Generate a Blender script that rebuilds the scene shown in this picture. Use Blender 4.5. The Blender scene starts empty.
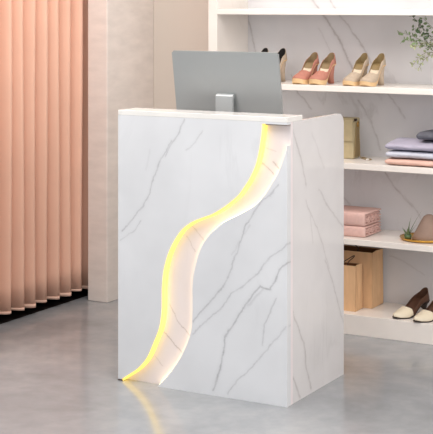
import bpy, bmesh, math, random
from mathutils import Vector, Matrix, noise
random.seed(7)
sc = bpy.context.scene
PI = math.pi

# ---------------------------------------------------------------- camera
cam_d = bpy.data.cameras.new('camera'); cam = bpy.data.objects.new('camera', cam_d)
sc.collection.objects.link(cam); sc.camera = cam
cam.location = (2.296, -4.658, 1.535)
cam.rotation_euler = (PI/2, 0, math.radians(29.2))
cam_d.lens = 1366/434*36; cam_d.sensor_width = 36; cam_d.sensor_height = 36
cam_d.shift_x = 0; cam_d.shift_y = -214/434
cam_d.clip_start = 0.05; cam_d.clip_end = 100

# ---------------------------------------------------------------- light
w = bpy.data.worlds.new('daylight'); sc.world = w; w.use_nodes = True
bg = w.node_tree.nodes['Background']
bg.inputs['Color'].default_value = (0.97, 0.98, 1.0, 1); bg.inputs['Strength'].default_value = 0.54

def area(name, loc, rot, sx, sy, power, col, spread=180):
    l = bpy.data.lights.new(name, 'AREA'); l.shape = 'RECTANGLE'; l.size = sx; l.size_y = sy
    l.energy = power; l.color = col; l.spread = math.radians(spread)
    o = bpy.data.objects.new(name, l); sc.collection.objects.link(o)
    o.location = loc; o.rotation_euler = rot
    return o
area('ceiling_panel_light', (-0.2, -1.2, 2.85), (0, 0, 0), 3.0, 2.0, 62, (1.0, 0.98, 0.95))
area('shelf_fill_light', (-0.5, 0.2, 2.85), (math.radians(32), 0, 0), 2.6, 0.4, 26, (1.0, 0.96, 0.92))  # added fill to brighten the shelves and rear walls, no known lamp
area('side_fill_light', (3.45, -1.6, 1.7), (0, math.radians(90), 0), 2.0, 2.6, 66, (1.0, 0.985, 0.97))  # added fill for the desk side and lower shelves, no window there
# cool fill added for the desk front, behind and to the left of the camera
dl = area('front_fill_light', (-1.5, -6.2, 1.9), (0, 0, 0), 3.0, 2.4, 14, (0.93, 0.97, 1.0))
dl.rotation_euler = (Vector((-0.3, 0.5, 0.7)) - dl.location).to_track_quat('-Z', 'Y').to_euler()

sc.view_settings.view_transform = 'Standard'; sc.view_settings.look = 'None'
sc.view_settings.exposure = 0.09; sc.view_settings.gamma = 1; sc.view_settings.use_curve_mapping = False

# ---------------------------------------------------------------- materials
def srgb(r, g, b):
    f = lambda c: (c/255/12.92) if c/255 <= 0.04045 else ((c/255+0.055)/1.055)**2.4
    return (f(r), f(g), f(b), 1)

class NT:
    def __init__(s, tree): s.t = tree
    def n(s, kind, **kw):
        x = s.t.nodes.new(kind)
        for k, v in kw.items(): setattr(x, k, v)
        return x
    def l(s, a, b): s.t.links.new(a, b)
    def math(s, op, a, b=None, clamp=False):
        x = s.n('ShaderNodeMath', operation=op); x.use_clamp = clamp
        for i, v in enumerate((a, b)):
            if v is None: continue
            if isinstance(v, (int, float)): x.inputs[i].default_value = v
            else: s.l(v, x.inputs[i])
        return x.outputs[0]
    def noise(s, vec, scale, detail=3, rough=0.5, dist=0.0):
        x = s.n('ShaderNodeTexNoise'); x.inputs['Scale'].default_value = scale
        x.inputs['Detail'].default_value = detail; x.inputs['Roughness'].default_value = rough
        x.inputs['Distortion'].default_value = dist; s.l(vec, x.inputs['Vector'])
        return x
    def ramp(s, fac, stops):
        x = s.n('ShaderNodeValToRGB'); e = x.color_ramp.elements
        while len(e) < len(stops): e.new(0.5)
        for i, (p, c) in enumerate(stops): e[i].position = p; e[i].color = c
        s.l(fac, x.inputs[0]); return x.outputs[0]
    def mix(s, fac, a, b):
        x = s.n('ShaderNodeMix', data_type='RGBA')
        for i, v in ((0, fac), (6, a), (7, b)):
            if isinstance(v, (int, float)): x.inputs[i].default_value = v
            elif isinstance(v, tuple): x.inputs[i].default_value = v
            else: s.l(v, x.inputs[i])
        return x.outputs[2]

def mat(name, col, rough=0.5, metal=0.0, spec=0.5, var=0.0, vscale=20, bump=0.0, bscale=200, stretch=(1, 1, 1)):
    m = bpy.data.materials.new(name); m.use_nodes = True
    t = NT(m.node_tree); b = m.node_tree.nodes['Principled BSDF']
    b.inputs['Roughness'].default_value = rough; b.inputs['Metallic'].default_value = metal
    b.inputs['Specular IOR Level'].default_value = spec
    tc = t.n('ShaderNodeTexCoord'); mp = t.n('ShaderNodeMapping'); mp.inputs['Scale'].default_value = stretch
    t.l(tc.outputs['Object'], mp.inputs[0])
    nz = t.noise(mp.outputs[0], vscale, 4)
    lo = tuple(max(0, c*(1-var)) for c in col[:3])+(1,); hi = tuple(min(1, c*(1+var)) for c in col[:3])+(1,)
    t.l(t.ramp(nz.outputs[0], [(0.3, lo), (0.7, hi)]), b.inputs['Base Color'])
    if bump:
        nb = t.noise(mp.outputs[0], bscale, 3); bp = t.n('ShaderNodeBump')
        bp.inputs['Strength'].default_value = bump; bp.inputs['Distance'].default_value = 0.002
        t.l(nb.outputs[0], bp.inputs['Height']); t.l(bp.outputs[0], b.inputs['Normal'])
    return m

# one straight stretch of a vein. The state carries (x, y, darkest value so far) from segment to segment
G = bpy.data.node_groups.new('vein_segment', 'ShaderNodeTree')
for nm, ty in (('State', 'NodeSocketVector'), ('A', 'NodeSocketVector'), ('BA', 'NodeSocketVector'), ('Inv', 'NodeSocketFloat'), ('Width', 'NodeSocketFloat'), ('Strength', 'NodeSocketFloat')):
    G.interface.new_socket(nm, in_out='INPUT', socket_type=ty)
G.interface.new_socket('State', in_out='OUTPUT', socket_type='NodeSocketVector')
g = NT(G); gi = g.n('NodeGroupInput'); go = g.n('NodeGroupOutput')
def vm(op, a, b=None):
    x = g.n('ShaderNodeVectorMath', operation=op); g.l(a, x.inputs[0])
    if b is not None: g.l(b, x.inputs[1])
    return x
sx = g.n('ShaderNodeSeparateXYZ'); g.l(gi.outputs['State'], sx.inputs[0])
cx_ = g.n('ShaderNodeCombineXYZ'); g.l(sx.outputs[0], cx_.inputs[0]); g.l(sx.outputs[1], cx_.inputs[1])
pa = vm('SUBTRACT', cx_.outputs[0], gi.outputs['A']).outputs[0]
h = g.math('MULTIPLY', vm('DOT_PRODUCT', pa, gi.outputs['BA']).outputs['Value'], gi.outputs['Inv'], clamp=True)
scl = g.n('ShaderNodeVectorMath', operation='SCALE'); g.l(gi.outputs['BA'], scl.inputs[0]); g.l(h, scl.inputs['Scale'])
d = vm('DISTANCE', pa, scl.outputs[0]).outputs['Value']
q = g.math('SUBTRACT', 1.0, g.math('DIVIDE', d, gi.outputs['Width']), clamp=True)
q = g.math('MULTIPLY', g.math('POWER', q, 1.3), gi.outputs['Strength'])
co = g.n('ShaderNodeCombineXYZ'); g.l(sx.outputs[0], co.inputs[0]); g.l(sx.outputs[1], co.inputs[1])
q = g.math('ADD', q, g.math('MULTIPLY', g.math('POWER', g.math('SUBTRACT', 1.0, g.math('DIVIDE', d, g.math('MULTIPLY', gi.outputs['Width'], 3.5)), clamp=True), 2.0), g.math('MULTIPLY', gi.outputs['Strength'], 0.3)))
g.l(g.math('MAXIMUM', q, sx.outputs[2]), co.inputs[2]); g.l(co.outputs[0], go.inputs['State'])

def marble(name, base, vein, veins=(), plane='Y', rough=0.12, noise_veins=0.35, cloud=0.06, nscale=1.6, spec=0.4):
    m = bpy.data.materials.new(name); m.use_nodes = True
    t = NT(m.node_tree); b = m.node_tree.nodes['Principled BSDF']
    b.inputs['Roughness'].default_value = rough; b.inputs['Specular IOR Level'].default_value = spec
    geo = t.n('ShaderNodeNewGeometry'); pos = geo.outputs['Position']
    # gentle wobble of the coordinates
    nz = t.noise(pos, 16, 6, 0.7); sb = t.n('ShaderNodeVectorMath', operation='SUBTRACT'); t.l(nz.outputs['Color'], sb.inputs[0]); sb.inputs[1].default_value = (.5, .5, .5)
    sc_ = t.n('ShaderNodeVectorMath', operation='SCALE'); t.l(sb.outputs[0], sc_.inputs[0]); sc_.inputs['Scale'].default_value = 0.03
    ad = t.n('ShaderNodeVectorMath', operation='ADD'); t.l(pos, ad.inputs[0]); t.l(sc_.outputs[0], ad.inputs[1])
    sp = t.n('ShaderNodeSeparateXYZ'); t.l(ad.outputs[0], sp.inputs[0])
    cb = t.n('ShaderNodeCombineXYZ'); t.l(sp.outputs['X' if plane == 'Y' else 'Y'], cb.inputs[0]); t.l(sp.outputs['Z'], cb.inputs[1])
    prev = None; state = cb.outputs[0]
    for pts, wd, st in veins:
        for A, B in zip(pts[:-1], pts[1:]):
            x = t.n('ShaderNodeGroup'); x.node_tree = G
            t.l(state, x.inputs['State']); dx, dy = B[0]-A[0], B[1]-A[1]
            x.inputs['A'].default_value = (A[0], A[1], 0); x.inputs['BA'].default_value = (dx, dy, 0)
            x.inputs['Inv'].default_value = 1/(dx*dx+dy*dy)
            x.inputs['Width'].default_value = wd*1.5; x.inputs['Strength'].default_value = st*0.62
            state = x.outputs[0]
    if veins:
        fin = t.n('ShaderNodeSeparateXYZ'); t.l(state, fin.inputs[0]); prev = fin.outputs[2]
    # natural faint veining
    mp = t.n('ShaderNodeMapping'); mp.inputs['Rotation'].default_value = (0, 0.6, 0.3); mp.inputs['Scale'].default_value = (1.6, 1.6, 0.6)
    t.l(pos, mp.inputs[0])
    v1 = t.noise(mp.outputs[0], nscale, 6, 0.55, 0.6)
    a = t.math('SUBTRACT', 1.0, t.math('MULTIPLY', t.math('ABSOLUTE', t.math('SUBTRACT', v1.outputs[0], 0.5)), 55), clamp=True)
    msk = t.noise(pos, 2.3, 2); mk = t.math('MULTIPLY', t.math('SUBTRACT', msk.outputs[0], 0.48), 5, clamp=True)
    a = t.math('MULTIPLY', t.math('MULTIPLY', a, mk), noise_veins)
    if prev is not None:
        brk = t.noise(pos, 30, 3); bk = t.math('ADD', t.math('MULTIPLY', brk.outputs[0], 1.4), 0.1)
        a = t.math('MAXIMUM', a, t.math('MULTIPLY', prev, bk), clamp=True)
    cl = t.noise(pos, 3.0, 3)
    base2 = tuple(c*(1-cloud*2) for c in base[:3])+(1,)
    c0 = t.ramp(cl.outputs[0], [(0.35, base), (0.75, base2)])
    t.l(t.mix(a, c0, vein), b.inputs['Base Color'])
    return m
V_FRONT = [([(-0.4518, 1.0759), (-0.4817, 1.0151), (-0.5253, 0.9533), (-0.5421, 0.9245)], 0.0035, 0.55), ([(-0.5095, 0.986), (-0.5608, 0.9155), (-0.589, 0.8498), (-0.5984, 0.8212), (-0.622, 0.7554), (-0.6458, 0.7175), (-0.6911, 0.6697), (-0.7272, 0.6305), (-0.749, 0.6084)], 0.0035, 0.6), ([(-0.6553, 0.6563), (-0.6839, 0.6177), (-0.7272, 0.5858), (-0.7562, 0.5712)], 0.003, 0.4), ([(-0.3674, 1.0362), (-0.4037, 0.9872), (-0.4449, 0.9536)], 0.003, 0.35), ([(-0.0382, 0.8416), (-0.0724, 0.8011), (-0.1154, 0.7675), (-0.1501, 0.7188), (-0.1806, 0.6701), (-0.2069, 0.5984), (-0.2422, 0.4982), (-0.2665, 0.4453), (-0.291, 0.4156), (-0.3584, 0.342), (-0.4128, 0.2769)], 0.0035, 0.6), ([(-0.1588, 0.6796), (-0.2025, 0.6181), (-0.2378, 0.5569)], 0.005, 0.25), ([(-0.0001, 0.6238), (-0.0255, 0.595), (-0.0724, 0.5641), (-0.0982, 0.535), (-0.1197, 0.5022), (-0.2025, 0.4285), (-0.2422, 0.4051), (-0.291, 0.3415), (-0.3584, 0.2831), (-0.4128, 0.2296)], 0.0035, 0.5), ([(-0.0001, 0.5479), (-0.034, 0.5181), (-0.0489, 0.4747), (-0.0724, 0.438), (-0.1025, 0.4426), (-0.1154, 0.4528), (-0.1762, 0.3733), (-0.2091, 0.3214), (-0.251, 0.2642), (-0.2688, 0.2349), (-0.2777, 0.1832), (-0.2866, 0.1275), (-0.3224, 0.0212)], 0.004, 0.75), ([(-0.1025, 0.4387), (-0.1588, 0.379), (-0.1894, 0.3526)], 0.006, 0.35), ([(-0.0468, 0.4101), (-0.0638, 0.3739), (-0.0982, 0.3012), (-0.1025, 0.2241)], 0.0035, 0.5), ([(-0.0043, 0.3044), (-0.051, 0.2494), (-0.0982, 0.194), (-0.1457, 0.138), (-0.2025, 0.0842), (-0.2599, 0.0182)], 0.0035, 0.45), ([(-0.6126, 0.9448), (-0.6315, 0.8633)], 0.005, 0.15)]
V_INSET = [([(-0.5399, 0.3275), (-0.5072, 0.267), (-0.447, 0.2102)], 0.002, 0.6), ([(-0.5681, 0.2118), (-0.484, 0.1419)], 0.0025, 0.7), ([(-0.6106, 0.11), (-0.5728, 0.0785)], 0.002, 0.4), ([(-0.4378, 0.6485), (-0.3829, 0.5975)], 0.0025, 0.35), ([(-0.4609, 0.6069), (-0.424, 0.5504)], 0.0025, 0.35), ([(-0.1205, 0.9827), (-0.0644, 0.9664)], 0.002, 0.3), ([(-0.1249, 0.9168), (-0.073, 0.8775)], 0.003, 0.55), ([(-0.073, 0.9237), (-0.0515, 0.9057)], 0.004, 0.6)]
V_SIDE = [([(0.0344, 1.073), (0.0693, 1.0165), (0.1046, 0.9555), (0.1403, 0.8938), (0.1674, 0.8246)], 0.006, 0.5), ([(0.1674, 0.766), (0.1856, 0.7324), (0.2687, 0.6461), (0.335, 0.5404), (0.3832, 0.464)], 0.004, 0.4), ([(0.2039, 0.7065), (0.2315, 0.5883)], 0.004, 0.3), ([(0.3446, 0.5027), (0.4125, 0.4104), (0.4819, 0.2831), (0.5222, 0.2175)], 0.005, 0.45), ([(0.2875, 0.7907), (0.3929, 0.6971), (0.5121, 0.6154)], 0.005, 0.45), ([(0.0257, 0.4026), (0.0693, 0.3213), (0.1313, 0.2351)], 0.005, 0.55), ([(0.1046, 0.2717), (0.1493, 0.2118), (0.1629, 0.123), (0.213, 0.017)], 0.0055, 0.6), ([(0.0171, 0.1834), (0.0431, 0.1086), (0.1135, 0.0106)], 0.006, 0.6), ([(0.0171, 0.0996), (0.0431, 0.0092)], 0.006, 0.45), ([(0.2223, 1.0191), (0.2781, 0.9508), (0.335, 0.8733)], 0.006, 0.2)]
V_WALL = [([(-0.5966, 1.5499), (-0.5367, 1.4807), (-0.4558, 1.3631), (-0.4184, 1.295), (-0.3865, 1.2271), (-0.3494, 1.1451)], 0.006, 0.75), ([(-0.4988, 1.5498), (-0.4558, 1.481), (-0.3918, 1.4128), (-0.3178, 1.3162), (-0.2759, 1.2393)], 0.005, 0.6), ([(-0.7124, 1.1748), (-0.6736, 1.086), (-0.6405, 1.0572), (-0.6021, 1.0089)], 0.005, 0.55), ([(-0.2759, 1.1812), (-0.1826, 1.0825), (-0.1313, 1.0219), (-0.1058, 0.9846)], 0.005, 0.55), ([(-0.3494, 1.0623), (-0.3178, 1.0147), (-0.2812, 0.9628), (-0.2499, 0.8819), (-0.2343, 0.8246)], 0.006, 0.5), ([(-0.2084, 0.7151), (-0.1569, 0.6509), (-0.1109, 0.6013), (-0.0703, 0.5612)], 0.005, 0.5), ([(-0.1109, 0.6109), (-0.05, 0.5483), (-0.0098, 0.4753)], 0.004, 0.4), ([(-1.1898, 1.4781), (-1.1601, 1.4111), (-1.1424, 1.3339), (-1.107, 1.2624)], 0.005, 0.6), ([(-0.9615, 1.479), (-0.9385, 1.3876), (-0.9098, 1.2712)], 0.005, 0.55), ([(-0.5638, 1.4112), (-0.5204, 1.3426), (-0.4773, 1.2546)], 0.004, 0.3), ([(-0.4988, 0.7122), (-0.4558, 0.6166), (-0.3918, 0.5475)], 0.005, 0.4), ([(-0.1826, 0.3219), (-0.1058, 0.2953), (-0.0098, 0.2424)], 0.004, 0.3)]
WHITE = srgb(229, 231, 235); VEIN = srgb(128, 128, 134)
M = {}
M['marble_front'] = marble('marble_front', WHITE, VEIN, V_FRONT, 'Y', noise_veins=0.1)
M['marble_side'] = marble('marble_side', srgb(228, 226, 227), srgb(138, 130, 130), V_SIDE, 'X', noise_veins=0.1)
M['marble_inset'] = marble('marble_inset', srgb(243, 234, 236), srgb(120, 95, 90), V_INSET, 'Y', noise_veins=0.05)
M['marble_slab'] = marble('marble_slab', srgb(244, 242, 239), VEIN, (), noise_veins=0.15)
M['marble_wall'] = marble('marble_wall', srgb(236, 235, 238), srgb(150, 142, 141), V_WALL, 'Y', noise_veins=0.25, rough=0.25, cloud=0.05)
M['marble_shelf'] = marble('marble_shelf', srgb(250, 244, 238), srgb(225, 214, 205), (), noise_veins=0.25, rough=0.25)
M['paint_beige'] = mat('paint_beige', srgb(222, 212, 202), 0.7, var=0.02, vscale=1.5, spec=0.2)
M['stone_pink'] = mat('stone_pink', srgb(240, 232, 226), 0.6, var=0.05, vscale=9, bump=0.15, bscale=60, stretch=(1, 1, 3), spec=0.3)
M['paint_white'] = mat('paint_white', srgb(235, 228, 222), 0.8, var=0.01, spec=0.2)
M['interior_shade'] = mat('interior_shade', srgb(30, 26, 25), 0.9, var=0.1, spec=0.1)  # near-black colour stands in for the shade of the fitting room
M['curtain'] = mat('curtain', srgb(244, 199, 176), 0.85, var=0.03, vscale=4, bump=0.1, bscale=500, spec=0.1)
M['curtain_hem'] = mat('curtain_hem', srgb(240, 203, 184), 0.85, var=0.03, spec=0.1)
M['aluminium'] = mat('aluminium', srgb(172, 176, 177), 0.42, metal=0.55, var=0.01)
M['aluminium_light'] = mat('aluminium_light', srgb(186, 190, 191), 0.4, metal=0.5, var=0.01)
M['screen_black'] = mat('screen_black', srgb(15, 15, 18), 0.08)
M['dark_metal'] = mat('dark_metal', srgb(95, 80, 70), 0.4, metal=0.6)
M['channel'] = mat('channel', srgb(150, 138, 130), 0.4, metal=0.3)
M['steel'] = mat('steel', srgb(180, 180, 178), 0.3, metal=1.0)
M['kraft'] = mat('kraft', srgb(226, 184, 142), 0.8, var=0.06, vscale=12, stretch=(4, 4, 1), spec=0.2)
M['kraft_shaded'] = mat('kraft_shaded', srgb(120, 82, 55), 0.9, var=0.05, spec=0.1)
M['cord_brown'] = mat('cord_brown', srgb(50, 32, 25), 0.7)
M['gold'] = mat('gold', srgb(214, 168, 80), 0.25, metal=0.9, var=0.05)
M['khaki'] = mat('khaki', srgb(180, 165, 130), 0.5, var=0.05, vscale=30, bump=0.1, bscale=300)
M['khaki_dark'] = mat('khaki_dark', srgb(150, 128, 88), 0.5, var=0.05)
M['shirt_lavender'] = mat('shirt_lavender', srgb(184, 180, 198), 0.8, var=0.06, vscale=25, spec=0.15)
M['shirt_blue'] = mat('shirt_blue', srgb(206, 209, 221), 0.8, var=0.05, vscale=25, spec=0.15)
M['shirt_peach'] = mat('shirt_peach', srgb(232, 192, 177), 0.8, var=0.05, vscale=25, spec=0.15)
M['knit_grey'] = mat('knit_grey', srgb(105, 106, 115), 0.9, var=0.12, vscale=60, bump=0.3, spec=0.1)
M['towel_pink'] = mat('towel_pink', srgb(222, 186, 178), 0.95, var=0.05, vscale=60, bump=0.3, bscale=600, spec=0.1)
M['taupe'] = mat('taupe', srgb(150, 128, 116), 0.8, var=0.06, vscale=20, spec=0.2)
M['leaf'] = mat('leaf', srgb(120, 140, 98), 0.5, var=0.15, vscale=30)
M['leaf_dark'] = mat('leaf_dark', srgb(80, 104, 70), 0.5, var=0.2, vscale=30)
M['leaf_pale'] = mat('leaf_pale', srgb(165, 172, 135), 0.6, var=0.15, vscale=30)
M['twig'] = mat('twig', srgb(100, 88, 66), 0.8)
M['ceramic'] = mat('ceramic', srgb(232, 228, 222), 0.3)
M['suede_pink'] = mat('suede_pink', srgb(196, 136, 120), 0.75, var=0.08, vscale=60, spec=0.2)
M['suede_beige'] = mat('suede_beige', srgb(198, 180, 160), 0.75, var=0.08, vscale=60, spec=0.2)
M['leather_tan'] = mat('leather_tan', srgb(226, 192, 145), 0.5, var=0.03)
M['insole_cream'] = mat('insole_cream', srgb(232, 214, 190), 0.5, var=0.02)
M['lining_olive'] = mat('lining_olive', srgb(150, 128, 95), 0.7)
M['lining_black'] = mat('lining_black', srgb(28, 22, 20), 0.7)
M['leather_cream'] = mat('leather_cream', srgb(232, 220, 196), 0.4, var=0.03)
M['leather_brown'] = mat('leather_brown', srgb(88, 58, 42), 0.5, var=0.1)
M['sole_dark'] = mat('sole_dark', srgb(60, 45, 38), 0.6)

def emis(name, col, k):
    m = bpy.data.materials.new(name); m.use_nodes = True
    b = m.node_tree.nodes['Principled BSDF']
    b.inputs['Base Color'].default_value = (0.8, 0.7, 0.3, 1)
    b.inputs['Emission Color'].default_value = col; b.inputs['Emission Strength'].default_value = k
    return m
M['led'] = emis('led_glow', (1.0, 0.62, 0.045, 1), 1.15)
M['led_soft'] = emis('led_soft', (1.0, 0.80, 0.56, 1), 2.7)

# polished concrete
m = bpy.data.materials.new('polished_concrete'); m.use_nodes = True; M['concrete'] = m
t = NT(m.node_tree); b = m.node_tree.nodes['Principled BSDF']
geo = t.n('ShaderNodeNewGeometry')
n1 = t.noise(geo.outputs['Position'], 1.7, 5, 0.6, 0.5); n2 = t.noise(geo.outputs['Position'], 9, 5, 0.6)
f = t.math('ADD', t.math('MULTIPLY', n1.outputs[0], 0.7), t.math('MULTIPLY', n2.outputs[0], 0.3))
t.l(t.ramp(f, [(0.36, srgb(142, 145, 149)), (0.5, srgb(156, 159, 163)), (0.64, srgb(171, 173, 176))]), b.inputs['Base Color'])
t.l(t.math('ADD', t.math('MULTIPLY', n2.outputs[0], 0.16), 0.07), b.inputs['Roughness'])
b.inputs['Specular IOR Level'].default_value = 0.6

# ---------------------------------------------------------------- mesh helpers
def link_mesh(name, bm, m, parent=None, smooth=False, loc=None):
    bmesh.ops.recalc_face_normals(bm, faces=bm.faces[:])
    me = bpy.data.meshes.new(name)
    if parent is not None and loc is None:
        off = parent.location
        for v in bm.verts: v.co -= off
    bm.to_mesh(me); bm.free()
    if smooth:
        for p in me.polygons: p.use_smooth = True
    o = bpy.data.objects.new(name, me); sc.collection.objects.link(o)
    for x in (m if isinstance(m, (list, tuple)) else [m]): me.materials.append(x)
    if parent is not None: o.parent = parent
    return o

def box_bm(x0, x1, y0, y1, z0, z1, bm=None, bevel=0.0):
    own = bm is None
    if own: bm = bmesh.new()
    vs = [bm.verts.new((x, y, z)) for x in (x0, x1) for y in (y0, y1) for z in (z0, z1)]
    fs = [(0, 1, 3, 2), (4, 6, 7, 5), (0, 4, 5, 1), (2, 3, 7, 6), (0, 2, 6, 4), (1, 5, 7, 3)]
    new = [bm.faces.new([vs[i] for i in f]) for f in fs]
    if bevel:
        es = list({e for f in new for e in f.edges})
        bmesh.ops.bevel(bm, geom=es, offset=bevel, segments=2, affect='EDGES', profile=0.5)
    return bm

def poly_bm(pts, axis, a0, a1, bm=None):
    """extrude a 2D outline; axis 'Y' takes (x,z) points, 'X' takes (y,z), 'Z' takes (x,y)"""
    if bm is None: bm = bmesh.new()
    def P(p, a): return (p[0], a, p[1]) if axis == 'Y' else ((a, p[0], p[1]) if axis == 'X' else (p[0], p[1], a))
    A = [bm.verts.new(P(p, a0)) for p in pts]; B = [bm.verts.new(P(p, a1)) for p in pts]
    bm.faces.new(A); bm.faces.new(B[::-1])
    n = len(pts)
    for i in range(n): bm.faces.new((A[i], A[(i+1) % n], B[(i+1) % n], B[i]))
    return bm

def tube_bm(pts, r, seg=8, bm=None, r1=None, close=True):
    if bm is None: bm = bmesh.new()
    pts = [Vector(p) for p in pts]; rings = []; n = len(pts)
    up = Vector((0, 0, 1))
    for i, p in enumerate(pts):
        tt = (pts[min(i+1, n-1)] - pts[max(i-1, 0)]).normalized()
        a = tt.cross(up)
        if a.length < 0.05: a = tt.cross(Vector((1, 0, 0)))
        a.normalize(); c = a.cross(tt).normalized()
        rr = r if r1 is None else r + (r1-r)*i/(n-1)
        rings.append([bm.verts.new(p + (a*math.cos(2*PI*k/seg) + c*math.sin(2*PI*k/seg))*rr) for k in range(seg)])
    for i in range(n-1):
        for k in range(seg): bm.faces.new((rings[i][k], rings[i][(k+1) % seg], rings[i+1][(k+1) % seg], rings[i+1][k]))
    if close: bm.faces.new(rings[0][::-1]); bm.faces.new(rings[-1])
    return bm

def lathe_bm(prof, c=(0, 0, 0), seg=32, bm=None, sx=1, sy=1):
    if bm is None: bm = bmesh.new()
    rings = []
    for r, z in prof:
        if r < 1e-5: rings.append([bm.verts.new((c[0], c[1], c[2]+z))])
        else: rings.append([bm.verts.new((c[0]+r*sx*math.cos(2*PI*k/seg), c[1]+r*sy*math.sin(2*PI*k/seg), c[2]+z)) for k in range(seg)])
    for A, B in zip(rings[:-1], rings[1:]):
        for k in range(seg):
            k2 = (k+1) % seg
            if len(A) == 1 and len(B) == 1: continue
            if len(A) == 1: bm.faces.new((A[0], B[k2], B[k]))
            elif len(B) == 1: bm.faces.new((A[k], A[k2], B[0]))
            else: bm.faces.new((A[k], A[k2], B[k2], B[k]))
    return bm

def structure(name, bm, m, smooth=False):
    o = link_mesh(name, bm, m, smooth=smooth); o['kind'] = 'structure'; return o
def thing(name, label, cat, loc, group=None, rz=0):
    o = bpy.data.objects.new(name, None); sc.collection.objects.link(o); o.empty_display_size = 0.05
    o.location = loc; o.rotation_euler = (0, 0, rz); tag(o, label, cat, group); return o
def tag(o, label, cat, group=None):
    o['label'] = label; o['category'] = cat
    if group: o['group'] = group
    return o
def copy_tree(o, parent=None):
    kids = list(o.children); c = o.copy(); sc.collection.objects.link(c)
    if parent is not None: c.parent = parent
    for k in kids: copy_tree(k, c)
    return c
def smooth_curve(P, n=4):
    """Catmull-Rom through 2D points"""
    out = []
    for i in range(len(P)-1):
        p0 = P[max(i-1, 0)]; p1 = P[i]; p2 = P[i+1]; p3 = P[min(i+2, len(P)-1)]
        for k in range(n):
            u = k/n
            out.append(tuple(0.5*((2*p1[j]) + (-p0[j]+p2[j])*u + (2*p0[j]-5*p1[j]+4*p2[j]-p3[j])*u*u + (-p0[j]+3*p1[j]-3*p2[j]+p3[j])*u**3) for j in (0, 1)))
    out.append(P[-1]); return out

# ---------------------------------------------------------------- setting
structure('floor', box_bm(-1.79, 3.6, -7.0, 1.62, -0.05, 0.0), M['concrete'])
structure('wall_back', box_bm(-1.72, 3.6, 1.62, 1.72, 0, 2.9), M['paint_beige'])
structure('wall_left', box_bm(-1.722, -1.602, 1.17, 1.62, 0, 2.9, bevel=0.004), M['stone_pink'])
structure('wall_right', box_bm(3.5, 3.6, -3.0, 1.62, 0, 2.9), M['paint_white'])
structure('ceiling', box_bm(-2.9, 3.6, -4.0, 1.72, 2.9, 3.0), M['paint_white'])
# fitting room behind the curtain, its darkness painted as near-black walls and floor
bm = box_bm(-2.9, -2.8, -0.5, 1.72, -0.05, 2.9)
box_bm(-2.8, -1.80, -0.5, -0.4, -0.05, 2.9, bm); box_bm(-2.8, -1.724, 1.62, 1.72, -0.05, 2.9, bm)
structure('wall_fitting_room', bm, M['interior_shade'])
structure('floor_fitting_room', box_bm(-2.8, -1.79, -0.4, 1.62, -0.05, 0.0), M['interior_shade'])  # black floor also paints in the shade below the curtain hem
bm = box_bm(-1.90, -1.74, -0.7, -0.1, 0, 2.9); box_bm(-1.90, -1.45, -0.1, 0.03, 0, 2.9, bm)  # second box is an unseen pier added to shade the curtain
structure('wall_front_left_shade_pier', bm, M['stone_pink'])

# ---------------------------------------------------------------- curtain
def curtain_x(y, z):
    ph = (y - 0.033)/0.0985 + 0.04*math.sin(y*9)
    u = ph - math.floor(ph)
    # each pleat: deep valley, long bulge towards the shop, sharp turn back
    s = 0.5 - 0.5*math.cos(2*PI*(u**0.9))
    s = s**0.95
    return -1.885 + 0.128*s + 0.004*math.sin(z*2.3 + y*20)
def curtain_y(y, z):
    ph = (y - 0.033)/0.0985 + 0.04*math.sin(y*9); u = ph - math.floor(ph)
    return y + 0.010*math.sin(2*PI*u)*-1
def curtain_mesh(z0, z1, nz, off=0.0):
    bm = bmesh.new(); rows = []
    ny = 420
    for j in range(nz+1):
        row = []
        for i in range(ny+1):
            y = 0.02 + (1.36-0.02)*i/ny; z = z0 + (z1-z0)*j/nz
            if j == 0: z = z0 + (0.004*math.sin(y*23) if z0 < 0.1 else 0)
            row.append(bm.verts.new((curtain_x(y, z) + off, curtain_y(y, z), z)))
        rows.append(row)
    for j in range(nz):
        for i in range(ny): bm.faces.new((rows[j][i], rows[j][i+1], rows[j+1][i+1], rows[j+1][i]))
    return bm
cur = thing('curtain', 'floor-length salmon pink pleated curtain closing the fitting room', 'curtain', (-1.77, 0.69, 0.045))
c1 = link_mesh('fabric', curtain_mesh(0.056, 2.9, 24), M['curtain'], cur, smooth=True)
c2 = link_mesh('hem', curtain_mesh(0.043, 0.058, 1, 0.0012), M['curtain_hem'], cur, smooth=True)
for o in (c1, c2):
    sd = o.modifiers.new('thickness', 'SOLIDIFY'); sd.thickness = 0.002

# ---------------------------------------------------------------- shelving unit
SY0, SY1 = 1.165, 1.49
SX0, SX1 = -1.005, 1.25
unit = thing('shelving_unit', 'white open shelving unit with marble back panel behind the desk', 'shelf', ((SX0+SX1)/2, (SY0+SY1)/2, 0))
link_mesh('side_panel', box_bm(SX0, SX0+0.05, SY0, SY1, 0, 2.6, bevel=0.002), M['marble_shelf'], unit)
link_mesh('side_panel', box_bm(SX1-0.05, SX1, SY0, SY1, 0, 2.6, bevel=0.002), M['marble_shelf'], unit)
link_mesh('back_panel', box_bm(SX0, SX1, SY1, SY1+0.03, 0, 2.6), M['marble_wall'], unit)
link_mesh('plinth', box_bm(SX0+0.05, SX1-0.05, SY0, SY1, 0, 0.093, bevel=0.002), M['marble_shelf'], unit)
ZS = [0.093, 0.443, 0.793, 1.149]
for zt in (0.443, 0.793, 1.149, 1.507, 1.9, 2.3):
    link_mesh('shelf', box_bm(SX0+0.05, SX1-0.05, SY0, SY1, zt-0.028, zt, bevel=0.002), M['marble_shelf'], unit)
link_mesh('top_panel', box_bm(SX0, SX1, SY0, SY1+0.03, 2.6, 2.64, bevel=0.002), M['marble_shelf'], unit)

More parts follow.
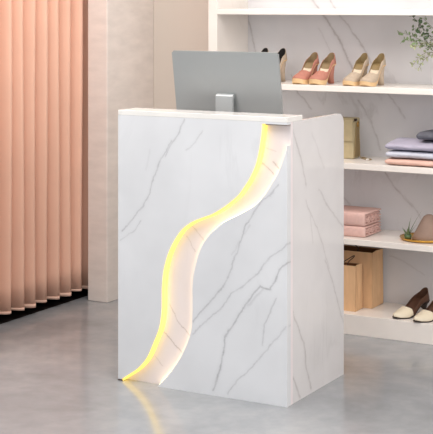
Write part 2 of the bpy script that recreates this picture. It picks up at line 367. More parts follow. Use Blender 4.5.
# ---------------------------------------------------------------- reception desk
W, D, H1, H2 = 0.766, 0.529, 1.08, 1.10
desk = thing('reception_desk', 'white marble reception desk with a glowing yellow wave of light in its front', 'desk', (-W/2, D/2, 0))
EL = [(-0.7560, 0.0), (-0.7440, 0.0098), (-0.7200, 0.0260), (-0.6720, 0.0600), (-0.6290, 0.1082), (-0.5955, 0.1767), (-0.5705, 0.2358), (-0.5595, 0.301), (-0.5580, 0.365), (-0.5570, 0.4089), (-0.5480, 0.4758),
      (-0.5220, 0.5519), (-0.4760, 0.6250), (-0.4270, 0.6660), (-0.3748, 0.6900), (-0.3263, 0.7090), (-0.2782, 0.7380), (-0.2482, 0.7600), (-0.2112, 0.7910), (-0.1789, 0.8330), (-0.1607, 0.8605), (-0.1362, 0.9106), (-0.1242, 0.9539), (-0.1155, 0.9981), (-0.1095, 1.0405), (-0.1070, 1.072)]
ER = [(-0.5780, 0.0), (-0.5655, 0.0120), (-0.5141, 0.0675), (-0.4633, 0.1404), (-0.4265, 0.224), (-0.4174, 0.2843), (-0.4160, 0.3632), (-0.4160, 0.4224), (-0.4065, 0.4826), (-0.381, 0.5637), (-0.3426, 0.6219), (-0.2982, 0.6635), (-0.2643, 0.6868),
      (-0.2052, 0.7165), (-0.1414, 0.7541), (-0.1008, 0.793), (-0.0651, 0.8436), (-0.034, 0.8952), (-0.017, 0.938), (-0.0043, 0.9729), (0.0, 0.992)]
SL = smooth_curve(EL); SR = smooth_curve(ER)
DEPTH = 0.031
def strip_poly(curve, far_pts, y0, y1):
    """prism between a curved edge and straight far edge, as quads in horizontal bands so it never self-crosses"""
    pts = list(curve) + far_pts
    return poly_bm(pts, 'Y', y0, y1)
link_mesh('front_panel', strip_poly(SL, [(-0.0, 1.072), (0.0, H1), (-W, H1), (-W, 0.0)], 0, DEPTH), M['marble_front'], desk)
link_mesh('front_panel', strip_poly(SR, [(0.0, 0.0)], 0, DEPTH), M['marble_front'], desk)
link_mesh('inset_panel', box_bm(-W+0.018, 0, DEPTH+0.0005, DEPTH+0.018, 0, H1), M['marble_inset'], desk)
pr = [(DEPTH+0.019, 0), (D, 0)] + [(D-0.045+0.045*math.cos(a), H1-0.045+0.045*math.sin(a)) for a in [PI/2*k/10 for k in range(11)]] + [(DEPTH+0.019, H1)]
pl = [(DEPTH+0.001, 0), (D, 0), (D, 1.03), (0.14, 1.03), (0.14, H1), (DEPTH+0.001, H1)]
o = link_mesh('side_panel', poly_bm(pr, 'X', -0.018, 0.0), M['marble_side'], desk)
o = link_mesh('side_panel', poly_bm(pl, 'X', -W, -W+0.0175), M['marble_side'], desk)
o = link_mesh('ledge', box_bm(-W, 0.0, 0, 0.135, H1, H2, bevel=0.0015), M['marble_slab'], desk)
o = link_mesh('worktop', box_bm(-W+0.018, -0.018, DEPTH+0.0185, D-0.03, 0.88, 0.905, bevel=0.001), M['marble_slab'], desk)
def ribbon(curve, d0, d1, y0, y1):
    """closed strip that follows the curve, from offset d0 to d1 to its right"""
    bm = bmesh.new(); rows = []
    n = len(curve)
    for i in range(n):
        a = Vector(curve[max(i-1, 0)]); c = Vector(curve[min(i+1, n-1)]); tt = (c-a).normalized()
        nn = Vector((tt.y, -tt.x)); p = Vector(curve[i])
        q0 = p + nn*d0; q1 = p + nn*d1
        for qq in (q0, q1): qq.y = min(max(qq.y, 0.001), 1.07)
        rows.append([bm.verts.new(v) for v in ((q0.x, y0, q0.y), (q1.x, y0, q1.y), (q1.x, y1, q1.y), (q0.x, y1, q0.y))])
    for A, B in zip(rows[:-1], rows[1:]):
        for k in range(4): bm.faces.new((A[k], A[(k+1) % 4], B[(k+1) % 4], B[k]))
    bm.faces.new(rows[0]); bm.faces.new(rows[-1][::-1])
    return bm
led = link_mesh('light_strip', ribbon(SL[2:], 0.0005, 0.0075, 0.002, DEPTH), M['led'], desk)
led['label'] = 'glowing yellow light strip'
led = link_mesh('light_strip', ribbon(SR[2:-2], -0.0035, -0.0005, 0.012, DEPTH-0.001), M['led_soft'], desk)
link_mesh('slit_strip', box_bm(-0.094, 0.0, 0.002, DEPTH, 1.0680, 1.0715), M['channel'], desk)['label'] = 'brown strip drawn in for the dark slit under the ledge'  # strip added to draw the dark slit between ledge and recess
link_mesh('end_cap', box_bm(-0.7660, -0.7450, -0.001, DEPTH, 0.0002, 0.006), M['dark_metal'], desk)['label'] = 'small dark metal end cap'

# ---------------------------------------------------------------- monitor
mon = thing('desktop_monitor', 'silver desktop monitor seen from behind on the reception desk', 'monitor', (-0.43, 0.36, 0.905))
tilt = Matrix.Rotation(math.radians(9.3), 4, 'X')
def mpart(name, bm, m, smooth=False):
    # local frame of the display: origin at screen centre, +Y is the screen side, tilted back
    for v in bm.verts: v.co = tilt @ v.co + Vector((-0.4365, 0.315, 1.190))
    return link_mesh(name, bm, m, mon, smooth)
bm = box_bm(-0.251, 0.251, 0, 0.010, -0.145, 0.145)
for v in bm.verts: pass
bmesh.ops.bevel(bm, geom=[e for e in bm.edges if abs(e.verts[0].co.x-e.verts[1].co.x) < 1e-6 and abs(e.verts[0].co.z-e.verts[1].co.z) < 1e-6], offset=0.006, segments=4, affect='EDGES')
mpart('housing', bm, M['aluminium'])
mpart('screen', box_bm(-0.246, 0.246, 0.0102, 0.012, -0.105, 0.140), M['screen_black'])
mpart('chin', box_bm(-0.246, 0.246, 0.0102, 0.012, -0.143, -0.107), M['aluminium_light'])
# stand: a folded plate hinged on the back, down to a foot
sb = [(-0.001, -0.031), (-0.014, -0.036), (-0.018, -0.041), (-0.018, -0.2835), (-0.006, -0.2835), (-0.006, -0.052), (-0.001, -0.048)]
bm = bmesh.new(); A = []; B = []
for y, z in sb:
    A.append(bm.verts.new((-0.046, y, z))); B.append(bm.verts.new((0.034, y, z)))
bm.faces.new(A); bm.faces.new(B[::-1])
for i in range(len(sb)): bm.faces.new((A[i], A[(i+1) % len(sb)], B[(i+1) % len(sb)], B[i]))
for v in bm.verts:
    y, z = v.co.y, v.co.z; v.co = Vector((v.co.x-0.447+0.015, 0.315+y+ (0.0 if z > -0.06 else 0.0), 1.190+z))
link_mesh('stand', bm, M['aluminium_light'], mon)
link_mesh('foot', box_bm(-0.525, -0.34, 0.292, 0.475, 0.9055, 0.912, bevel=0.002), M['aluminium_light'], mon)

# ---------------------------------------------------------------- shoes
def foot_w(t, L):      # half width along the shoe, t=0 heel .. 1 toe
    pts = [(0, 0.0), (0.02, 0.35), (0.06, 0.62), (0.15, 0.78), (0.3, 0.76), (0.45, 0.78), (0.6, 0.92), (0.72, 1.0), (0.82, 0.97), (0.9, 0.82), (0.96, 0.55), (0.99, 0.28), (1.0, 0.0)]
    for (a, x), (b_, y) in zip(pts[:-1], pts[1:]):
        if t <= b_: u = (t-a)/(b_-a); return x + (y-x)*u
    return 0
def foot_w_point(t, L):
    pts = [(0, 0.0), (0.02, 0.35), (0.06, 0.62), (0.15, 0.78), (0.3, 0.76), (0.45, 0.8), (0.6, 0.98), (0.7, 1.0), (0.8, 0.86), (0.9, 0.58), (0.97, 0.26), (1.0, 0.06)]
    for (a, x), (b_, y) in zip(pts[:-1], pts[1:]):
        if t <= b_: u = (t-a)/(b_-a); return x + (y-x)*u
    return 0
def lerp(tab, t):
    for (a, x), (b_, y) in zip(tab[:-1], tab[1:]):
        if t <= b_:
            u = (t-a)/(b_-a); u = u*u*(3-2*u); return x + (y-x)*u
    return tab[-1][1]
TS = [0, .01, .03, .06, .1, .15, .2, .26, .32, .38, .44, .5, .54, .57, .6, .63, .66, .7, .75, .8, .85, .9, .94, .97, .99, 1.0]
def pump(name, label, cat, group, Ln, hw, heel_h, plat, throat, upper, lining, insole, sole, heelm, wf=foot_w, counter=0.052, stiletto=False, lift=0.0, two_tone=None):
    """a court shoe, heel at +Y, toe at -Y, standing on z=0"""
    root = thing(name, label, cat, (0, 0, 0), group)
    zs = [(0, heel_h), (0.22, heel_h*0.96), (0.62, plat+0.006), (0.72, plat), (0.88, plat+0.001), (1.0, plat+0.007+lift)]
    hh = [(0, counter), (0.13, counter*0.72), (0.4, 0.042), (throat, 0.040), (0.72, 0.036), (0.85, 0.028), (0.95, 0.020), (1.0, 0.008)]
    def phmax(t):
        if t >= throat: return PI/2
        u = t/throat
        lo = lerp([(0, math.radians(90)), (0.12, math.radians(62)), (0.4, math.radians(36)), (0.8, math.radians(30)), (0.93, math.radians(48)), (1.0, PI/2)], u)
        return lo
    def sect(t, ph, k=1.0, dz=0.0):
        wd = hw*wf(t, Ln)*k; p = 0.55 if t < 0.5 else 0.85
        z = lerp(zs, t) + dz
        e = max(math.cos(ph), 0)**p
        if t < 0.3 and ph > 0: e = max(e, 1 - 0.25*ph/(PI/2))      # the counter stands nearly upright
        zz = math.sin(ph)
        lean = -0.12*lerp(hh, t)*zz if t < 0.2 else 0
        return Vector((wd*e, (0.5-t)*Ln - (0.006*zz*(1-t/0.3) if t < 0.3 else 0), z + lerp(hh, t)*zz*k))
    K = 9
    bm = bmesh.new(); grid = []
    for t in TS:
        pm = phmax(t); row = []
        for s in (-1, 1):
            col = []
            for k in range(K+1):
                v = sect(t, pm*k/K); col.append(bm.verts.new((v.x*s, v.y, v.z)))
            row.append(col)
        grid.append(row)
    for i in range(len(TS)-1):
        for s in (0, 1):
            for k in range(K):
                bm.faces.new((grid[i][s][k], grid[i+1][s][k], grid[i+1][s][k+1], grid[i][s][k+1]))
    bmesh.ops.remove_doubles(bm, verts=bm.verts[:], dist=0.0006)
    up = link_mesh('upper', bm, [upper, lining], root, smooth=True, loc=1)
    sd = up.modifiers.new('thickness', 'SOLIDIFY'); sd.thickness = 0.0022; sd.offset = -1; sd.material_offset = 1; sd.material_offset_rim = 0
    if two_tone is not None:
        up.data.materials.append(two_tone)
        for p in up.data.polygons:
            if 0.5 - p.center.y/Ln < throat-0.07: p.material_index = 2
    # insole
    bm = bmesh.new(); prev = None
    for t in [x for x in TS if 0.02 < x < 0.9]:
        wd = hw*wf(t, Ln)*0.93; z = lerp(zs, t)+0.003
        c = [bm.verts.new((x, (0.5-t)*Ln, z + dz)) for x, dz in ((-wd, 0.004), (-wd*.6, 0), (0, -0.001), (wd*.6, 0), (wd, 0.004))]
        if prev:
            for k in range(4): bm.faces.new((prev[k], prev[k+1], c[k+1], c[k]))
        prev = c
    ins = link_mesh('insole', bm, [insole, lining], root, smooth=True, loc=1)
    for p in ins.data.polygons:
        if 0.5 - p.center.y/Ln < 0.36: p.material_index = 1
    # sole
    bm = bmesh.new(); prev = None
    for t in TS:
        wd = hw*max(wf(t, Ln), 0.02)*1.03; z = lerp(zs, t)
        th = lerp([(0, 0.004), (0.5, 0.004), (0.66, plat), (0.9, plat), (1.0, plat*0.9)], t)
        zb = max(z-th, 0.0 if t < 0.93 else 0.0 + lift)
        yy = (0.5-t)*Ln - (0.0015 if t > .9 else 0)
        c = [bm.verts.new((-wd, yy, z+0.0015)), bm.verts.new((wd, yy, z+0.0015)), bm.verts.new((wd*0.97, yy, zb)), bm.verts.new((-wd*0.97, yy, zb))]
        if prev:
            for k in range(4): bm.faces.new((prev[k], prev[(k+1) % 4], c[(k+1) % 4], c[k]))
        else: bm.faces.new(c)
        prev = c
    bm.faces.new(prev[::-1])
    link_mesh('sole', bm, sole, root, loc=1)
    # heel
    bm = bmesh.new(); rings = []
    for j in range(9):
        u = j/8; z = heel_h*(1-u) - (0.003 if j == 0 else 0)
        r = (0.78*hw*(1-0.5*u) if not stiletto else hw*0.75*(1-u)**1.6 + 0.006)
        y0 = 0.5*Ln - 0.004 - 0.008*math.sin(u*PI)
        ly = r*(2.2-0.5*u)
        ring = []
        for a in [2*PI*k/16 for k in range(16)]:
            yy = y0 - ly/2 + ly/2*math.sin(a)
            ring.append(bm.verts.new((r*math.cos(a), yy, max(0.0, min(z, lerp(zs, min(max(0.5-yy/Ln, 0), 1))-0.0055)))))
        rings.append(ring)
    for A, B in zip(rings[:-1], rings[1:]):
        for k in range(16): bm.faces.new((A[k], A[(k+1) % 16], B[(k+1) % 16], B[k]))
    bm.faces.new(rings[0]); bm.faces.new(rings[-1][::-1])
    hl = link_mesh('heel', bm, heelm, root, smooth=True, loc=1)
    return root

GP = 'pink platform court shoes on the upper shelf'
GB = 'beige suede platform court shoes on the upper shelf'
s = pump('high_heel_shoe', 'dusty pink platform court shoe, the left one, nearest the monitor', 'shoe', GP, 0.175, 0.039, 0.096, 0.020, 0.62,
         M['suede_pink'], M['lining_olive'], M['insole_cream'], M['leather_tan'], M['suede_pink'])
s.location = (-0.525, 1.27, 1.149); s.rotation_euler = (0, 0, math.radians(-9))
s2 = copy_tree(s); s2.location = (-0.432, 1.262, 1.149); s2['label'] = 'dusty pink platform court shoe, the right one, beside the beige pair'
s = pump('high_heel_shoe', 'pale beige platform court shoe, the left one of its pair, next to the pink shoes', 'shoe', GB, 0.175, 0.037, 0.098, 0.017, 0.62,
         M['suede_beige'], M['khaki_dark'], M['insole_cream'], M['leather_tan'], M['suede_beige'])
s.location = (-0.262, 1.265, 1.149); s.rotation_euler = (0, 0, math.radians(-9))
s2 = copy_tree(s); s2.location = (-0.173, 1.257, 1.149); s2['label'] = 'pale beige platform court shoe, the rightmost on the upper shelf'
GH = 'black-lined pale shoes behind the monitor'
s = pump('high_heel_shoe', 'pale high heeled shoe with black lining, peeking out at the right edge of the monitor', 'shoe', GH, 0.185, 0.038, 0.11, 0.02, 0.62,
         M['suede_beige'], M['lining_black'], M['lining_black'], M['leather_tan'], M['suede_beige'], counter=0.054)
s.location = (-0.706, 1.285, 1.149); s.rotation_euler = (0, 0, math.radians(-8))
s2 = copy_tree(s); s2.location = (-0.800, 1.28, 1.149); s2['label'] = 'pale high heeled shoe with black lining, only its tip showing above the monitor'
GC = 'cream pointed shoes in the bottom compartment'
s = pump('pointed_shoe', 'cream pointed shoe with brown edge and lining, fully in view on the bottom shelf', 'shoe', GC, 0.225, 0.042, 0.062, 0.004, 0.66,
         M['leather_cream'], M['leather_brown'], M['leather_brown'], M['sole_dark'], M['sole_dark'], wf=foot_w_point, counter=0.055, stiletto=True, two_tone=M['leather_brown'])
s.location = (0.004, 1.278, 0.093); s.rotation_euler = (0, 0, math.radians(-23))
s2 = copy_tree(s); s2.location = (0.112, 1.258, 0.093); s2['label'] = 'cream pointed shoe at the far right of the bottom shelf, right of its twin'

# ---------------------------------------------------------------- handbag
hb = thing('handbag', 'khaki structured handbag with a front flap on the middle shelf', 'handbag', (-0.39, 1.355, 0.793))
bx0, bx1, by0, by1, bz0, bz1 = -0.50, -0.300, 1.318, 1.395, 0.793, 0.985
bm = box_bm(bx0, bx1, by0, by1, bz0, bz1-0.012, bevel=0.008)
link_mesh('body', bm, M['khaki'], hb, smooth=False)
fl = [(by1+0.0, bz1-0.055), (by1+0.004, bz1-0.055), (by1+0.004, bz1-0.004), (by1-0.004, bz1+0.002), (by0+0.006, bz1+0.002), (by0-0.005, bz1-0.006), (by0-0.006, bz0+0.085), (by0-0.001, bz0+0.085), (by0-0.0005, bz1-0.012), (by1, bz1-0.012)]
link_mesh('flap', poly_bm(fl, 'X', bx0-0.001, bx1-0.002), M['khaki'], hb)
bm = bmesh.new()
gs = [(by0+0.006, bz0+0.01), (by1-0.006, bz0+0.01), (by1-0.010, bz1-0.02), (by0+0.030, bz1-0.02)]
link_mesh('gusset', poly_bm(gs, 'X', bx1+0.0002, bx1+0.003), M['khaki_dark'], hb)
link_mesh('lock_tab', box_bm(-0.42, -0.385, by0-0.0085, by0-0.0061, bz0+0.055, bz0+0.105, bevel=0.001), M['khaki_dark'], hb)
bm = bmesh.new()
tube_bm([(bx1+0.007, 1.360+0.010*math.cos(a), 0.958+0.012*math.sin(a)) for a in [2*PI*k/16 for k in range(17)]], 0.0018, 6, bm)
link_mesh('ring', bm, M['gold'], hb, smooth=True)
link_mesh('zip_end', box_bm(bx1-0.008, bx1+0.006, 1.332, 1.352, 0.9735, 0.984, bevel=0.002), M['cord_brown'], hb)
pts = [(bx1+0.008, 1.362, 0.947), (bx1+0.009, 1.366, 0.90), (bx1+0.010, 1.370, 0.84), (bx1+0.012, 1.368, 0.803), (bx1+0.025, 1.355, 0.7975), (bx1+0.045, 1.335, 0.7975), (bx1+0.062, 1.315, 0.7975), (bx1+0.082, 1.305, 0.7975), (bx1+0.092, 1.318, 0.7975), (bx1+0.084, 1.334, 0.7975), (bx1+0.060, 1.345, 0.7975), (bx1+0.035, 1.372, 0.7975), (bx1+0.015, 1.39, 0.7975)]
st = link_mesh('strap', tube_bm(pts, 0.0026, 6), M['khaki_dark'], hb, smooth=True)
link_mesh('clasp', lathe_bm([(0, -0.004), (0.007, -0.003), (0.009, 0), (0.007, 0.003), (0, 0.004)], (bx1+0.078, 1.307, 0.7985), 14), M['ceramic'], hb, smooth=True)

# ---------------------------------------------------------------- folded clothes
def garment(name, x0, x1, y0, y1, z0, th, m, seed, puff=0.0, crease=0.047):
    """folded shirt: rounded slab, soft edges, a folded placket line across its front"""
    rnd = random.Random(seed)
    nx, na = 44, 28
    bm = bmesh.new(); rings = []
    for i in range(nx+1):
        u = 0.5-0.5*math.cos(PI*i/nx); x = x0 + (x1-x0)*u
        q_ = min(u, 1-u); e = math.sqrt(max(0.0, 1-(1-min(q_/0.055, 1))**2)); e = 0.4+0.6*e
        ring = []
        cr = math.exp(-((x-crease)/0.004)**2)
        for k in range(na):
            a = 2*PI*k/na; c, s_ = math.cos(a), math.sin(a)
            yy = (abs(c)**0.35)*(1 if c > 0 else -1); zz = (abs(s_)**0.75)*(1 if s_ > 0 else -1)
            wob = 0.0022*noise.noise(Vector((x*18+seed, k*0.35, seed)))
            y = (y0+y1)/2 + yy*((y1-y0)/2)*(0.93+0.07*e) + wob*2
            z = z0 + th/2 + zz*th/2*e*0.98
            if s_ > 0: z += puff*(0.5-0.5*math.cos(2*PI*min(max((y-y0)/(y1-y0), 0), 1)))*e + wob
            if y < (y0+y1)/2: y += 0.004*cr
            if s_ > 0: z -= 0.0015*cr
            z = max(z, z0+0.0004)
            ring.append(bm.verts.new((x, y, z)))
        rings.append(ring)
    for A, B in zip(rings[:-1], rings[1:]):
        for k in range(na): bm.faces.new((A[k], A[(k+1) % na], B[(k+1) % na], B[k]))
    bm.faces.new(rings[0]); bm.faces.new(rings[-1][::-1])
    return link_mesh(name, bm, m, smooth=True)
GS = 'folded shirts stacked on the middle shelf'
tag(garment('folded_shirt', -0.083, 0.27, 1.172, 1.43, 0.7935, 0.031, M['shirt_peach'], 1), 'folded peach shirt at the bottom of the stack of three', 'shirt', GS)
tag(garment('folded_shirt', -0.081, 0.268, 1.176, 1.43, 0.826, 0.033, M['shirt_blue'], 2), 'folded pale blue shirt in the middle of the stack', 'shirt', GS)
tag(garment('folded_shirt', -0.083, 0.266, 1.174, 1.44, 0.862, 0.034, M['shirt_lavender'], 5, puff=0.014), 'folded lavender grey shirt on top of the stack', 'shirt', GS)
# folded dark cloth on the shirts
tag(garment('folded_cloth', 0.060, 0.25, 1.20, 1.40, 0.912, 0.036, M['knit_grey'], 8, crease=9), 'dark grey folded cloth lying on the lavender shirt', 'cloth')

# folded towels: accordion layers with rounded front folds, zigzag ends to the right
def towel(x0, x1, y0, y1, z0, th, layers, seed, m):
    bm = bmesh.new(); lt = th/layers; rnd = random.Random(seed)
    ny = 26
    for L in range(layers):
        zc = z0 + lt*(L+0.5)
        prof = []
        xe = x1 - rnd.random()*0.006
        rows = []
        for j in range(ny+1):
            v = j/ny; y = y0 + (y1-y0)*v
            amp = min(1, v*6)*min(1, (1-v)*6)
            zig = lt*0.75*amp*(abs(((v*4.5+0.37*L) % 1)*2-1)*2-1) if 0 < L < layers-1 else 0
            xx = xe - 0.010*(1-min(1, v*8))**2 - (0.006*(1-math.sqrt(max(0, 1-(1-min(1, v*10))**2))))
            hh_ = lt*0.38
            if v < 0.06: hh_ *= math.sin(PI/2*(0.25+0.75*v/0.06))
            ring = []
            for xk, dz in ((x0, -1), (x1-0.022, -1), (xx-0.004, -0.85), (xx, -0.3), (xx+0.0007, 0.0), (xx, 0.3), (xx-0.004, 0.85), (x1-0.022, 1), (x0, 1)):
                f_ = max(0, min(1, (xk-(x1-0.03))/0.03))
                ring.append(bm.verts.new((xk, y, max(zc + dz*hh_ + zig*f_, z0+0.0003))))
            rows.append(ring)
        n = len(rows[0])
        for A, B in zip(rows[:-1], rows[1:]):
            for k in range(n): bm.faces.new((A[k], A[(k+1) % n], B[(k+1) % n], B[k]))
        bm.faces.new(rows[0]); bm.faces.new(rows[-1][::-1])
    # outer wrap: one smooth turn of cloth round the front
    pr = []
    for k in range(13):
        a = PI/2 + PI*k/12
        r = th/2; pr.append((y0+0.004 + min(r, 0.012)*math.cos(a), z0+th/2 + r*0.995*math.copysign(abs(math.sin(a))**0.6, math.sin(a))))
    inner = [(y0+0.006, z0+0.001), (y0+0.006, z0+th-0.001)]
    rows = []
    for x, s_ in ((x0-0.0005, 1), (x1-0.018, 1), (x1-0.008, 0.97), (x1-0.002, 0.85)):
        cz = z0+th/2
        rows.append([bm.verts.new((x, y0+0.006+(p[0]-y0-0.006)*s_, cz+(p[1]-cz)*s_)) for p in pr+inner])
    n = len(rows[0])
    for A, B in zip(rows[:-1], rows[1:]):
        for k in range(n): bm.faces.new((A[k], A[(k+1) % n], B[(k+1) % n], B[k]))
    bm.faces.new(rows[0]); bm.faces.new(rows[-1][::-1])
    return link_mesh('folded_towel', bm, m, smooth=True)
GT = 'folded pink towels on the lower shelf'
tag(towel(-0.50, -0.196, 1.222, 1.415, 0.4435, 0.050, 4, 3, M['towel_pink']), 'thinner folded pink towel at the bottom of the pair', 'towel', GT)
tag(towel(-0.50, -0.198, 1.222, 1.415, 0.4945, 0.063, 5, 9, M['towel_pink']), 'thicker folded pink towel on top of the other', 'towel', GT)

# ---------------------------------------------------------------- gold tray, aloe, taupe cone
cx, cy = 0.060, 1.318
tray = lathe_bm([(0, 0.0), (0.100, 0.0), (0.112, 0.004), (0.118, 0.012), (0.1165, 0.0135), (0.110, 0.007), (0.098, 0.0035), (0, 0.0035)], (cx, cy, 0.4435), 48)
tag(link_mesh('gold_tray', tray, M['gold'], smooth=True), 'round gold tray with a raised rim on the lower shelf', 'tray')
cone = lathe_bm([(0, 0), (0.074, 0.0), (0.078, 0.004), (0.071, 0.022), (0.055, 0.052), (0.038, 0.085), (0.026, 0.104), (0.012, 0.113), (0, 0.115)], (cx+0.022, cy-0.006, 0.4475), 40)
tag(link_mesh('cone_ornament', cone, M['taupe'], smooth=True), 'taupe brown tapering ornament standing on the gold tray', 'ornament')
al = thing('aloe_plant', 'small green aloe plant on the left of the gold tray', 'plant', (-0.012, 1.285, 0.4475))
link_mesh('pot', lathe_bm([(0, 0), (0.013, 0), (0.016, 0.004), (0.017, 0.018), (0.0145, 0.018), (0.0135, 0.012), (0, 0.012)], (-0.012, 1.285, 0.4475), 20), M['leaf_dark'], al, smooth=True)
def aloe_leaf(az, lean, ln, wd, m):
    bm = bmesh.new(); prev = None; base = Vector((-0.012, 1.285, 0.457)); dirv = Vector((math.cos(az), math.sin(az), 0)); side = Vector((-math.sin(az), math.cos(az), 0))
    for j in range(9):
        u = j/8; p = base + dirv*(math.sin(lean)*ln*u + 0.10*ln*u*u) + Vector((0, 0, math.cos(lean)*ln*u))
        ww = wd*(1-u)**0.7*(0.7+0.5*math.sin(PI*min(u*1.5, 1))); tt = ww*0.4
        c = [bm.verts.new(p + side*ww - dirv*tt*0.4), bm.verts.new(p + dirv*tt), bm.verts.new(p - side*ww - dirv*tt*0.4), bm.verts.new(p - dirv*tt)]
        if prev:
            for k in range(4): bm.faces.new((prev[k], prev[(k+1) % 4], c[(k+1) % 4], c[k]))
        else: bm.faces.new(c)
        prev = c
    bm.faces.new(prev[::-1])
    return link_mesh('leaf', bm, m, al, smooth=True)
for az, lean, ln, wd, mm in ((2.8, 0.75, 0.046, 0.0085, 'leaf'), (0.6, 0.08, 0.098, 0.0055, 'leaf'), (0.35, 0.40, 0.135, 0.0045, 'leaf_dark'), (3.6, 0.45, 0.05, 0.008, 'leaf_dark'), (0.2, 0.55, 0.07, 0.005, 'leaf_dark'), (5.0, 0.5, 0.045, 0.008, 'leaf'), (1.6, 0.3, 0.07, 0.006, 'leaf_dark')):
    aloe_leaf(az, lean, ln, wd, M[mm])

# ---------------------------------------------------------------- kraft bags
def paper_bag(label, x0, x1, y0, y1, z0, hgt, cord):
    t_ = thing('paper_bag', label, 'bag', ((x0+x1)/2, (y0+y1)/2, z0), 'kraft paper bags on the bottom shelf')
    th = 0.0012; ym = (y0+y1)/2; pin = 0.010; tp = 0.006
    bm = bmesh.new()
    def quad_panel(P, nrm):
        n = Vector(nrm)*th
        A = [bm.verts.new(Vector(p)) for p in P]; B = [bm.verts.new(Vector(p)+n) for p in P]
        bm.faces.new(A); bm.faces.new(B[::-1])
        k = len(P)
        for i in range(k): bm.faces.new((A[i], A[(i+1) % k], B[(i+1) % k], B[i]))
    zt = z0+hgt
    quad_panel([(x0, y0, z0), (x1, y0, z0), (x1, y0+tp, zt), (x0, y0+tp, zt)], (0, 1, 0))
    quad_panel([(x0, y1, z0), (x1, y1, z0), (x1, y1-tp, zt), (x0, y1-tp, zt)], (0, -1, 0))
    for x, s_ in ((x0, 1), (x1, -1)):
        quad_panel([(x, y0, z0), (x, ym, z0+0.0), (x+s_*pin, ym, zt), (x, y0+tp, zt)], (s_, 0, 0))
        quad_panel([(x, ym, z0), (x, y1, z0), (x, y1-tp, zt), (x+s_*pin, ym, zt)], (s_, 0, 0))
    quad_panel([(x0, y0, z0+0.0005), (x1, y0, z0+0.0005), (x1, y1, z0+0.0005), (x0, y1, z0+0.0005)], (0, 0, 1))
    link_mesh('paper_body', bm, M['kraft'], t_)
    link_mesh('inner_shade_strip', box_bm(x0+0.004, x1-0.004, y1-tp-0.0035, y1-tp-0.0022, zt-0.03, zt-0.002), M['kraft_shaded'], t_)  # dark strip paints the shade inside the bag's mouth
    link_mesh('handle', tube_bm(smooth3(cord), 0.0022, 7), M['cord_brown'], t_, smooth=True)
    return t_
def smooth3(P, n=6):
    out = []
    for i in range(len(P)-1):
        p0 = P[max(i-1, 0)]; p1 = P[i]; p2 = P[i+1]; p3 = P[min(i+2, len(P)-1)]
        for k in range(n):
            u = k/n
            out.append(tuple(0.5*((2*p1[j]) + (-p0[j]+p2[j])*u + (2*p0[j]-5*p1[j]+4*p2[j]-p3[j])*u*u + (-p0[j]+3*p1[j]-3*p2[j]+p3[j])*u**3) for j in (0, 1, 2)))
    out.append(P[-1]); return out
paper_bag('small kraft paper bag standing in front of the larger one', -0.405, -0.249, 1.222, 1.310, 0.0935, 0.212,
          [(-0.36, 1.232, 0.285), (-0.345, 1.230, 0.305), (-0.31, 1.232, 0.322), (-0.268, 1.240, 0.349), (-0.262, 1.243, 0.349), (-0.272, 1.244, 0.338), (-0.29, 1.238, 0.32), (-0.295, 1.232, 0.295)])
paper_bag('large kraft paper bag at the back of the bottom shelf', -0.47, -0.206, 1.322, 1.462, 0.0935, 0.262,
          [(-0.40, 1.334, 0.33), (-0.40, 1.332, 0.354), (-0.395, 1.350, 0.372), (-0.34, 1.372, 0.382), (-0.29, 1.350, 0.372), (-0.285, 1.334, 0.354), (-0.285, 1.334, 0.33)])

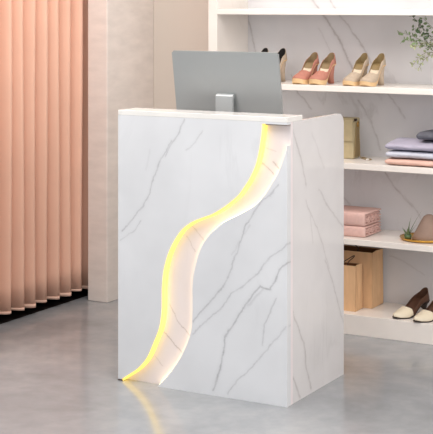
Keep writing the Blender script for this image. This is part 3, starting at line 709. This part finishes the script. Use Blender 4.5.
# ---------------------------------------------------------------- vase of eucalyptus
VX, VY, VZ = 0.168, 1.31, 1.149
vs = thing('vase_of_branches', 'vase of fine leafy green branches at the right end of the upper shelf', 'plant', (VX, VY, VZ))
link_mesh('vase', lathe_bm([(0, 0), (0.028, 0), (0.036, 0.01), (0.038, 0.04), (0.030, 0.085), (0.018, 0.11), (0.020, 0.125), (0.0165, 0.125), (0.0145, 0.11), (0.02, 0.08), (0, 0.03)], (VX, VY, VZ), 28), M['ceramic'], vs, smooth=True)
rnd = random.Random(11)
def branch(tips, nl, ml):
    P = smooth3([(VX, VY, VZ+0.05), (VX, VY, VZ+0.13)] + tips, 5)
    br = link_mesh('branch', tube_bm(P, 0.0014, 5, r1=0.0006), M['twig'], vs)
    bm = bmesh.new()
    for i in range(nl):
        u = 0.30 + 0.70*i/(nl-1); f_ = u*(len(P)-1); k = min(int(f_), len(P)-2)
        p = Vector(P[k]).lerp(Vector(P[k+1]), f_-k)
        d_ = (Vector(P[k+1])-Vector(P[k])).normalized()
        o_ = Vector((rnd.uniform(-1, 1), rnd.uniform(-1, 1), rnd.uniform(-.8, .8))); o_ = (o_ - d_*o_.dot(d_)).normalized()
        ax = (d_*0.5+o_).normalized(); sd_ = ax.cross(Vector((rnd.uniform(-1, 1), rnd.uniform(-1, 1), rnd.uniform(-1, 1)))).normalized()
        nn = ax.cross(sd_); ln = rnd.uniform(0.013, 0.023); wd = ln*rnd.uniform(0.26, 0.38)
        b0 = p + ax*0.002
        ring = []
        for q_, ww in ((0, 0.12), (0.25, 0.8), (0.5, 1.0), (0.78, 0.65), (1.0, 0.05)):
            c_ = b0 + ax*ln*q_ + nn*0.15*ln*q_*q_
            ring.append([bm.verts.new(c_ - sd_*wd*ww), bm.verts.new(c_ + nn*0.0009), bm.verts.new(c_ + sd_*wd*ww), bm.verts.new(c_ - nn*0.0005)])
        for A, B in zip(ring[:-1], ring[1:]):
            for k2 in range(4): bm.faces.new((A[k2], A[(k2+1) % 4], B[(k2+1) % 4], B[k2]))
    lv = link_mesh('leaves', bm, M[ml], br, loc=1)
    for v in lv.data.vertices: v.co -= vs.location
for tips, nl, ml in (
    ([(0.115, 1.30, 1.33), (0.03, 1.28, 1.375), (-0.045, 1.26, 1.402)], 34, 'leaf'),
    ([(0.12, 1.29, 1.31), (0.05, 1.27, 1.35), (-0.022, 1.26, 1.366)], 34, 'leaf'),
    ([(0.11, 1.30, 1.36), (0.06, 1.29, 1.42), (0.012, 1.28, 1.475)], 32, 'leaf_dark'),
    ([(0.10, 1.27, 1.31), (0.06, 1.25, 1.29), (0.030, 1.24, 1.250)], 24, 'leaf_pale'),
    ([(0.12, 1.28, 1.30), (0.085, 1.25, 1.28), (0.055, 1.24, 1.235)], 22, 'leaf_pale'),
    ([(0.15, 1.32, 1.36), (0.11, 1.31, 1.41), (0.055, 1.30, 1.465)], 30, 'leaf'),
    ([(0.19, 1.30, 1.35), (0.20, 1.29, 1.41), (0.22, 1.28, 1.455)], 28, 'leaf_dark'),
    ([(0.20, 1.29, 1.33), (0.24, 1.28, 1.37), (0.28, 1.27, 1.38)], 24, 'leaf'),
    ([(0.13, 1.28, 1.33), (0.08, 1.27, 1.35), (0.030, 1.25, 1.33)], 30, 'leaf_pale'),
    ([(0.13, 1.31, 1.33), (0.065, 1.31, 1.39), (0.005, 1.30, 1.42)], 28, 'leaf'),
    ([(0.12, 1.30, 1.32), (0.065, 1.29, 1.37), (0.040, 1.28, 1.43)], 28, 'leaf_dark')):
    branch(tips, nl, ml)
